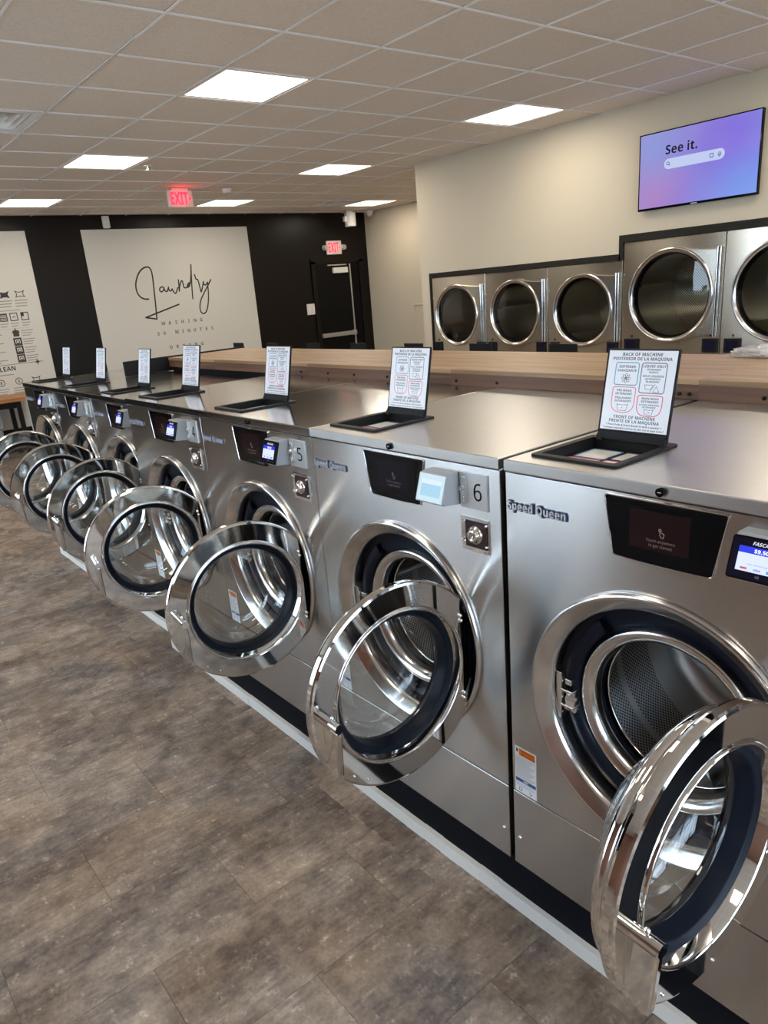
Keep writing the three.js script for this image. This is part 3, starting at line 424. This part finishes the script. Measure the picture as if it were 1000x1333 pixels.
// ================================================================ DRYERS
const dryNames = ['steel dryer farthest along the wall, next to the cream corner', 'second steel dryer from the cream corner', 'third steel dryer from the cream corner, before the trim steps up', 'large steel dryer below the television, right after the trim step', 'large steel dryer cut off by the frame edge'];
[[-5.146, 0.8, 1.698, 1.3, 0.318, 0.383], [-4.343, 0.795, 1.698, 1.3, 0.318, 0.392], [-3.545, 0.795, 1.698, 1.3, 0.32, 0.395], [-2.743, 0.882, 1.838, 1.39, 0.372, 0.445], [-1.857, 0.882, 1.838, 1.39, 0.372, 0.445]].forEach(([z, W, H, cy, R, cx], i) => {
  const t = thing('dryer', dryNames[i], 'dryer', 'dryers set into the cream wall'); t.position.set(XR, 0, z); t.rotation.y = -Math.PI / 2; W -= 0.004;
  mesh('casing', [bx(0, 0.02, -0.85, 0.012, H, -0.012), bx(W - 0.012, 0.02, -0.85, W, H, -0.012), bx(0, 0.02, -0.86, W, H, -0.85), bx(0, H - 0.012, -0.85, W, H, -0.012)], M.steelTop, t);
  const yb = cy - R - 0.2; { const s = rect(0, yb + 0.002, W, H); s.holes.push(circlePath(cx, cy, R - 0.02)); mesh('front_panel', extr(s, 0.012, 0.0015, -0.012), M.steelD, t); }
  mesh('lower_panel', extr(rect(0, 0.02, W, yb - 0.002), 0.012, 0.0015, -0.012), M.steelD, t);
  const d = part('door', t), ys = R * 0.88;
  { const s = new THREE.Shape(), x1 = W - 0.045; s.absarc(cx, cy, R, Math.PI * 0.42, Math.PI * 1.6, false); s.quadraticCurveTo(cx + R * 0.6, cy - R * 0.88, x1, cy - ys + 0.02); s.lineTo(x1, cy + ys); s.quadraticCurveTo(cx + R * 0.6, cy + R * 0.9, cx + R * Math.cos(Math.PI * 0.42), cy + R * Math.sin(Math.PI * 0.42)); s.holes.push(circlePath(cx, cy, R - 0.035)); mesh('plate', extr(s, 0.022, 0.004, 0.002, 60), M.satinD, d); }
  const ring = mesh('ring', lathe([[R + 0.002, 0.002], [R + 0.002, 0.026], [R - 0.004, 0.034], [R - 0.014, 0.034], [R - 0.03, 0.024], [R - 0.038, 0.004], [R - 0.04, -0.03]], 80), M.satin, d); ring.position.set(cx, cy, 0);
  const gl = mesh('glass', lathe([[R - 0.034, 0.012], [(R - 0.034) * 0.7, 0.02], [(R - 0.034) * 0.35, 0.024], [0, 0.025]], 64), M.glassDark, d); gl.position.set(cx, cy, 0);
  const gk = mesh('gasket', lathe([[R - 0.033, 0.01], [R - 0.05, 0.004], [R - 0.055, -0.03]], 64), M.rubber, d); gk.position.set(cx, cy, 0);
  mesh('handle', [rb(W - 0.046, cy - ys - 0.0, 0.004, W - 0.036, cy + ys + 0.02, 0.04, 0.003), rb(W - 0.03, cy - ys - 0.0, 0.004, W - 0.018, cy + ys + 0.02, 0.026, 0.003)], M.chrome, d);
  const dr = mesh('drum', [lathe([[R - 0.05, -0.03], [R + 0.02, -0.05], [R + 0.02, -0.75]], 56)], M.dryerDrum, t); dr.position.set(cx, cy, 0);
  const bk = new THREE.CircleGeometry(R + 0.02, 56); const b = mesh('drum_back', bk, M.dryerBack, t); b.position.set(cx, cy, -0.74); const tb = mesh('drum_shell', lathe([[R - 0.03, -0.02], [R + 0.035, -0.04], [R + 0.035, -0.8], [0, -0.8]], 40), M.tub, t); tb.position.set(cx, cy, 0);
  for (let q = 0; q < 3; q++) { const g = bx(-0.012, R - 0.05, -0.7, 0.012, R + 0.02, -0.08); g.rotateZ(q * 2.094 + 0.4 + i); const m = mesh('drum_vane', g, M.dryerDrum, t); m.position.set(cx, cy, 0); }
  const big = i > 2, yr = big ? 1.047 : 1.02; const rd = (x0, x1) => { const p = part('reader', t); mesh('housing', rb(x0, yr - 0.11, 0, x1, yr, 0.02, 0.003), M.black, p); mesh('screen', new THREE.PlaneGeometry((x1 - x0) * 0.72, 0.075).translate((x0 + x1) / 2, yr - 0.055, 0.0205), M.dryScreen, p); mesh('sensor', cylZ(0.008, 0.006, (x0 + x1) / 2, yr + 0.022, 0.002, 14), M.ink, p); };
  if (i === 3) { rd(0.035, 0.165); rd(0.745, 0.865); } else if (i === 4) { rd(0.037, 0.163); } else { rd(0.03, 0.12); rd(W - 0.13, W - 0.03); }
  if (big) mesh('name_badge', fit(text('Speed Queen', 0.03, 0.003), cx - 0.11, yr - 0.05, cx + 0.11, yr - 0.02, 0), M.satin, t);
  for (const [a, c] of [[0.012, cy + 0.19], [0.012, cy - 0.18], [W - 0.01, cy + 0.2], [W - 0.01, cy - 0.17]]) { const q = mesh('screw', new THREE.SphereGeometry(0.005, 10, 6), M.bolt, t); q.position.set(a, c, 0.001); }
});

// ================================================================ TELEVISION
{
  const t = thing('television', 'wall-mounted flat television showing a purple search screen', 'television'); t.position.set(XR - 0.05, 2.34, -2.11); t.rotation.set(0, -Math.PI / 2, 0); const w = 0.478, h = 0.279;
  mesh('mount', bx(-0.15, -0.1, -0.05, 0.15, 0.1, -0.03), M.black, t); mesh('housing', rb(-w, -h, -0.03, w, h, 0.0, 0.004), M.black, t); mesh('bezel', (() => { const s = rect(-w, -h, w, h); s.holes.push(rect(-w + 0.008, -h + 0.016, w - 0.008, h - 0.008)); return extr(s, 0.005, 0.001); })(), M.blackGloss, t);
  const tex = canvasTex(960, 560, (c, W, H) => {
    let g = c.createLinearGradient(0, 0, W, H); g.addColorStop(0, '#9a9ad6'); g.addColorStop(0.5, '#8f84dc'); g.addColorStop(1, '#86a0ea'); c.fillStyle = g; c.fillRect(0, 0, W, H);
    const blob = (x, y, r, col) => { const q = c.createRadialGradient(x, y, 0, x, y, r); q.addColorStop(0, col); q.addColorStop(1, col.replace(/[\d.]+\)$/, '0)')); c.fillStyle = q; c.fillRect(0, 0, W, H); };
    blob(130, 480, 380, 'rgba(200,130,185,0.55)'); blob(800, 180, 380, 'rgba(125,95,220,0.75)'); blob(860, 480, 300, 'rgba(120,160,240,0.7)'); blob(120, 120, 280, 'rgba(140,160,225,0.6)');
    c.fillStyle = '#141220'; c.font = 'bold 92px sans-serif'; c.fillText('See it.', 218, 172); c.fillStyle = 'rgba(198,212,246,0.95)'; c.beginPath(); c.roundRect ? c.roundRect(212, 206, 492, 78, 39) : c.rect(212, 206, 492, 78); c.fill();
    c.strokeStyle = '#5a6496'; c.lineWidth = 5; c.beginPath(); c.arc(246, 242, 11, 0, 7); c.moveTo(254, 251); c.lineTo(263, 260); c.stroke(); c.strokeRect(590, 232, 24, 26); c.beginPath(); c.arc(664, 240, 8, 0, 7); c.moveTo(650, 246); c.quadraticCurveTo(664, 268, 678, 246); c.moveTo(664, 258); c.lineTo(664, 266); c.stroke();
  });
  mesh('screen', new THREE.PlaneGeometry(2 * w - 0.016, 2 * h - 0.024).translate(0, 0.004, 0.002), glowing(tex, 0.6, 0.15), t); mesh('maker_mark', rb(-0.025, -h + 0.002, 0.004, 0.025, -h + 0.009, 0.0062, 0.0005, 1), M.greyMetal, t);
  const L = new THREE.RectAreaLight(0xa79ae6, 0.05, 2 * w - 0.016, 2 * h - 0.024); L.position.set(0, 0, 0.012); L.rotation.y = Math.PI; t.add(L);
}

// ================================================================ BACK WALL
{
  const t = thing('lettered_poster', 'large white wall poster with handwritten Laundry lettering', 'poster'); t.position.set(3.584, 1.5, ZB + 0.002); const w = 1.244, h = 1.192;
  mesh('board', bx(-w, -h, 0, w, h, 0.006), M.offwhite, t);
  const tex = canvasTex(1250, 1200, (c, W, H) => {
    c.fillStyle = '#cdc9be'; c.fillRect(0, 0, W, H); const X = (x) => (x - 2.34) / 2.488 * W, Y = (y) => (2.692 - y) / 2.384 * H;
    c.strokeStyle = '#1d1b18'; c.lineCap = 'round'; c.lineJoin = 'round';
    // strokes given in poster pixels of the reading copy, 0..1000 x 0..824
    const P = (x, y) => [X(2.87 + x * 0.001955), Y(2.375 - y * 0.00188)], go = (lw, pts) => { c.lineWidth = lw; c.beginPath(); pts.forEach((p, i) => { if (p.length === 2) i ? c.lineTo(...P(...p)) : c.moveTo(...P(...p)); else c.bezierCurveTo(...P(p[0], p[1]), ...P(p[2], p[3]), ...P(p[4], p[5])); }); c.stroke(); };
    go(10, [[120, 322], [30, 325, 30, 230, 55, 180], [80, 120, 120, 95, 150, 96], [180, 98, 180, 140, 176, 200], [170, 300, 165, 380, 156, 470]]); go(10, [[156, 470], [75, 452], [345, 378]]);
    go(9, [[246, 245], [225, 235, 205, 262, 220, 275], [235, 285, 248, 262, 250, 250], [250, 270, 262, 288, 275, 272], [280, 262, 284, 252, 286, 248], [284, 280, 300, 285, 312, 262], [318, 280, 330, 315, 345, 282], [350, 268, 355, 262, 360, 255]]);
    go(9, [[372, 200], [370, 235, 368, 262, 366, 282], [376, 230, 396, 196, 402, 212], [408, 235, 396, 262, 420, 262], [440, 258, 458, 235, 462, 226], [448, 222, 428, 248, 440, 258], [458, 258, 476, 200, 490, 96], [480, 180, 468, 270, 464, 345]]);
    go(9, [[505, 170], [515, 180, 505, 205, 520, 205], [535, 205, 530, 250, 540, 300], [550, 290, 560, 250, 572, 225], [566, 255, 585, 260, 600, 236], [606, 225, 605, 235, 602, 260], [600, 330, 580, 450, 540, 462], [500, 468, 500, 400, 540, 340], [575, 290, 610, 250, 634, 214]]);
    c.fillStyle = '#5d574c'; c.textAlign = 'center'; c.font = 'bold 34px sans-serif'; const sp = (s, x, y, step) => [...s].forEach((ch, i) => c.fillText(ch, X(x) + (i - (s.length - 1) / 2) * step, Y(y)));
    sp('WASHING', 3.56, 1.4, 50); sp('30 MINUTES', 3.59, 1.265, 48); sp('DRYING', 3.57, 1.06, 50);
  });
  mesh('print', new THREE.PlaneGeometry(2 * w, 2 * h).translate(0, 0, 0.0068), printed(tex, 0.6), t);
}
{
  const t = thing('instruction_poster', 'white wall poster of laundry care icons ending in CLEAN', 'poster'); const x0 = -0.6, x1 = 1.642, y0 = 0.3, y1 = 2.694; t.position.set((x0 + x1) / 2, (y0 + y1) / 2, ZB + 0.002); const w = (x1 - x0) / 2, h = (y1 - y0) / 2;
  mesh('board', bx(-w, -h, 0, w, h, 0.006), M.offwhite, t);
  const tex = canvasTex(1120, 1200, (c, W, H) => {
    c.fillStyle = '#ccc8bd'; c.fillRect(0, 0, W, H); const X = (x) => (x - x0) / (x1 - x0) * W, Y = (y) => (y1 - y) / (y1 - y0) * H, S = W / (x1 - x0); c.strokeStyle = c.fillStyle = '#2a2926'; c.textAlign = 'left';
    const row = (y, xs, f) => xs.forEach((x, i) => f(X(x), Y(y), i)), bar = (x, y, l, tt = 0.012, col = '#8d887d') => { c.fillStyle = col; c.fillRect(X(x), Y(y), l * S, tt * S); c.fillStyle = '#2a2926'; }; c.lineWidth = 4;
    row(1.955, [0.86, 1.05, 1.236, 1.42], (x, y, i) => { c.beginPath(); c.moveTo(x - 26, y - 18); c.quadraticCurveTo(x, y - 4, x + 26, y - 18); c.lineTo(x + 18, y); c.lineTo(x + 26, y + 18); c.quadraticCurveTo(x, y + 8, x - 26, y + 18); c.lineTo(x - 18, y); c.closePath(); if (i % 2 === 0) c.fill(); c.stroke(); }); for (const x of [0.78, 0.97, 1.155, 1.34]) for (let k = 0; k < 3; k++) bar(x, 1.885 - k * 0.034, 0.16 - k * 0.012, 0.011);
    bar(-0.4, 1.768, 1.78, 0.006, '#77726a'); row(1.685, [0.91, 1.04, 1.165, 1.289, 1.421], (x, y, i) => { c.lineWidth = 5; c.strokeRect(x - 21, y - 22, 42, 44); if (i < 3) for (let k = 0; k < 4; k++) c.fillRect(x - 19, y - 19 + k * 10, 38, 5); else if (i === 3) c.fillRect(x - 8, y - 2, 16, 5); else c.fillRect(x - 19, y - 20, 15, 20); }); for (const x of [0.98, 1.11, 1.235, 1.37]) for (let k = 0; k < 2; k++) bar(x, 1.612 - k * 0.032, 0.1 - k * 0.02, 0.01);
    bar(-0.4, 1.545, 1.85, 0.004, '#a9a499');
    [1.485, 1.379, 1.274, 1.171].forEach((y, i) => { const cx = X(1.27), q = Y(y); c.lineWidth = 9; c.fillStyle = '#3a3834'; if (i) { c.strokeRect(cx - 20, q - 20, 40, 40); c.lineWidth = 4; c.beginPath(); c.arc(cx, q, 9, 0, 7); c.stroke(); c.fillRect(cx - 20, q + 10, 40, 10); } else { c.fillRect(cx - 18, q - 18, 36, 38); c.beginPath(); for (let k = 0; k < 8; k++) { const r = k % 2 ? 10 : 28; c.lineTo(cx + r * Math.cos(k * Math.PI / 4), q - 6 + r * Math.sin(k * Math.PI / 4)); } c.fill(); } for (let k = 0; k < 3; k++) bar(1.335, y + 0.03 - k * 0.03, 0.15 - k * 0.02, 0.01); for (let k = 0; k < 2; k++) bar(0.5, y - k * 0.03, 0.6 - k * 0.08, 0.01); });
    bar(-0.4, 1.111, 1.92, 0.005, '#2a2926'); c.fillStyle = '#2a2926'; c.beginPath(); const dx = X(1.452), dy = Y(1.108); for (let k = 0; k < 8; k++) { const r = k % 2 ? 7 : 22; c.lineTo(dx + r * Math.cos(k * Math.PI / 4), dy + r * Math.sin(k * Math.PI / 4)); } c.fill(); c.font = 'bold 40px sans-serif'; c.textAlign = 'right'; c.fillText('CLEAN', X(1.175), Y(1.032)); bar(0.78, 0.992, 0.35, 0.012);
    c.lineWidth = 4; row(0.893, [0.75, 0.96, 1.174, 1.391], (x, y, i) => { if (i < 3) { c.beginPath(); c.arc(x, y, 20, 0, 7); c.stroke(); c.fillRect(x - 3, y - 10, 6, 20); } else { c.beginPath(); c.moveTo(x - 24, y - 14); c.quadraticCurveTo(x, y, x + 24, y - 14); c.lineTo(x + 16, y); c.lineTo(x + 24, y + 14); c.lineTo(x - 24, y + 14); c.lineTo(x - 16, y); c.closePath(); c.stroke(); } }); for (const x of [0.66, 0.87, 1.09, 1.3]) for (let k = 0; k < 3; k++) bar(x, 0.815 - k * 0.03, 0.17 - k * 0.02, 0.01); for (let k = 0; k < 2; k++) bar(0.5, 0.68 - k * 0.03, 0.7 - k * 0.1, 0.01);
  });
  mesh('print', new THREE.PlaneGeometry(2 * w, 2 * h).translate(0, 0, 0.0068), printed(tex, 0.6), t);
}
{ // back door
  const g = new THREE.Group(); g.name = 'door_1'; g.userData.kind = 'structure'; scene.add(g); const z = ZB;
  mesh('door_frame', [bx(5.92, 0, z, 6.0, 2.14, z + 0.03), bx(6.9, 0, z, 6.98, 2.14, z + 0.03), bx(5.92, 2.1, z, 6.98, 2.18, z + 0.03)], M.wallBlack, g);
  mesh('leaf', rb(6.01, 0.01, z + 0.001, 6.69, 2.09, z + 0.02, 0.003), M.blackDoor, g); mesh('side_light', bx(6.72, 0.01, z + 0.001, 6.9, 2.09, z + 0.012), M.blackGloss, g); mesh('edge_strip', rb(6.692, 0.05, z + 0.002, 6.718, 2.08, z + 0.024, 0.002), M.greyMetal, g);
  mesh('push_bar', [rb(5.985, 0.93, z + 0.05, 6.7, 1.0, z + 0.085, 0.01), rb(6.64, 0.92, z + 0.018, 6.7, 1.01, z + 0.06, 0.006), rb(5.99, 0.93, z + 0.018, 6.03, 1.0, z + 0.06, 0.006)], M.greyMetal, g);
  mesh('closer', [rb(6.33, 1.94, z + 0.018, 6.63, 2.03, z + 0.07, 0.01)], M.offwhite, g); mesh('closer_arm', [rb(6.23, 2.06, z + 0.03, 6.62, 2.08, z + 0.05, 0.004)], M.greyMetal, g);
}
{ const t = thing('light_switch', 'white double light switch plate beside the dark back door', 'switch'); t.position.set(5.855, 1.41, ZB); mesh('plate', rb(-0.09, -0.085, 0, 0.09, 0.085, 0.008, 0.003), M.offwhite, t); for (const x of [-0.04, 0.04]) mesh('rocker', rb(x - 0.02, -0.04, 0.006, x + 0.02, 0.04, 0.013, 0.002), M.white, t); }
function exitSign(t, w, h) {
  mesh('housing', rb(-w, -h, -0.015, w, h, 0.015, 0.006), M.offwhite, t);
  const g = fit(text('EXIT', 0.1, 0.003), -w * 0.78, -h * 0.7, w * 0.6, h * 0.75, 0.0155); mesh('lettering', g, M.red, t); const s = new THREE.Shape(); s.moveTo(w * 0.68, h * 0.25); s.lineTo(w * 0.9, 0); s.lineTo(w * 0.68, -h * 0.25); s.closePath(); mesh('arrow', extr(s, 0.003, 0, 0.0155), M.red, t);
}
{ const t = thing('exit_sign', 'red lit exit sign hanging from the ceiling tiles', 'exit sign'); t.position.set(2.725, 2.76, -7.05); exitSign(t, 0.148, 0.088); mesh('canopy', bx(-0.1, 0.086, -0.03, 0.1, 0.104, 0.03), M.offwhite, t); const L = new THREE.PointLight(0xff2030, 0.03); L.position.set(0, 0, 0.06); t.add(L); }
{
  const t = thing('exit_sign', 'white exit sign with two lamp heads above the back door', 'exit sign'); t.position.set(6.41, 2.34, ZB + 0.02); exitSign(t, 0.15, 0.105);
  for (const s of [-1, 1]) { const p = part('lamp_head', t); mesh('shell', cylZ(0.045, 0.06, s * 0.185, 0, 0.02, 20, 0.035), M.white, p); mesh('lens', cylZ(0.038, 0.004, s * 0.185, 0, 0.052, 20), M.greyMetal, p); }
}
{ const t = thing('security_camera', 'white cylindrical camera hanging in the far ceiling corner above the door', 'camera'); t.position.set(6.57, 2.73, -9.0); mesh('body', [cyl(0.09, 0.2, 28)], M.white, t); mesh('mount', cyl(0.05, 0.036, 20).translate(0, 0.117, 0), M.white, t); mesh('side_bracket', rb(-0.13, -0.03, -0.03, -0.08, 0.05, 0.03, 0.008), M.offwhite, t); }
{ const t = thing('dome_camera', 'small white dome camera at the top of the cream alcove wall', 'camera'); t.position.set(7.02, CEIL, -9.05); mesh('base', cyl(0.07, 0.03, 24).translate(0, -0.015, 0), M.white, t); mesh('dome', new THREE.SphereGeometry(0.055, 24, 12, 0, 7, Math.PI / 2, Math.PI / 2).translate(0, -0.03, 0), M.offwhite, t); }
{ const t = thing('motion_sensor', 'small white box sensor high on the black wall above the poster', 'sensor'); t.position.set(2.69, 2.78, ZB); mesh('body', rb(-0.045, -0.075, 0, 0.045, 0.075, 0.05, 0.01), M.white, t); mesh('lens', rb(-0.03, -0.055, 0.048, 0.03, -0.01, 0.054, 0.003), M.offwhite, t); }
{ const t = thing('access_panel', 'cream framed access panel low on the alcove wall', 'panel'); t.position.set(XA, 0.675, -7.7); t.rotation.y = -Math.PI / 2; mesh('leaf', bx(-0.48, -0.67, 0, 0.48, 0.66, 0.004), M.wallPlain, t); const s = rect(-0.5, -0.675, 0.5, 0.68); s.holes.push(rect(-0.48, -0.67, 0.48, 0.66)); mesh('frame', extr(s, 0.016, 0.002), M.wallPlain, t); }

// ---------------------------------------------------------------- table in the far corner
{
  const t = thing('folding_table', 'wooden table with black legs below the icon poster', 'table'); t.position.set(0.2, 0, -8.98); const g = rb(-1.0, 0.7, -0.3, 1.0, 0.745, 0.3, 0.004), p = g.attributes.position, uv = g.attributes.uv; for (let i = 0; i < p.count; i++) uv.setXY(i, p.getZ(i) * 2 + p.getY(i) * 2, p.getX(i));
  mesh('table_top', g, M.woodTable, t); for (const [x, z] of [[-0.9, -0.22], [0.78, -0.22], [-0.9, 0.22], [0.78, 0.22]]) mesh('leg', bx(x - 0.025, 0, z - 0.025, x + 0.025, 0.7, z + 0.025), M.black, t); mesh('apron', bx(-0.9, 0.62, 0.2, 0.8, 0.7, 0.22), M.black, t);
}
{ const t = thing('storage_bench', 'low grey bench standing under the wooden table', 'bench'); t.position.set(0.25, 0, -9.1); mesh('seat', rb(-0.55, 0.36, -0.18, 0.55, 0.55, 0.12, 0.01), M.benchGrey, t); mesh('base', rb(-0.53, 0, -0.17, 0.53, 0.35, 0.1, 0.006), M.benchGrey, t); }
{ const t = thing('waste_bin', 'narrow white bin between the wooden table and the last washer', 'bin'); t.position.set(1.13, 0, -8.6); mesh('body', rb(-0.06, 0, -0.15, 0.06, 0.6, 0.15, 0.012), M.white, t); mesh('lid', rb(-0.064, 0.6, -0.155, 0.064, 0.635, 0.155, 0.012), M.offwhite, t); }

renderer.render(scene, camera);
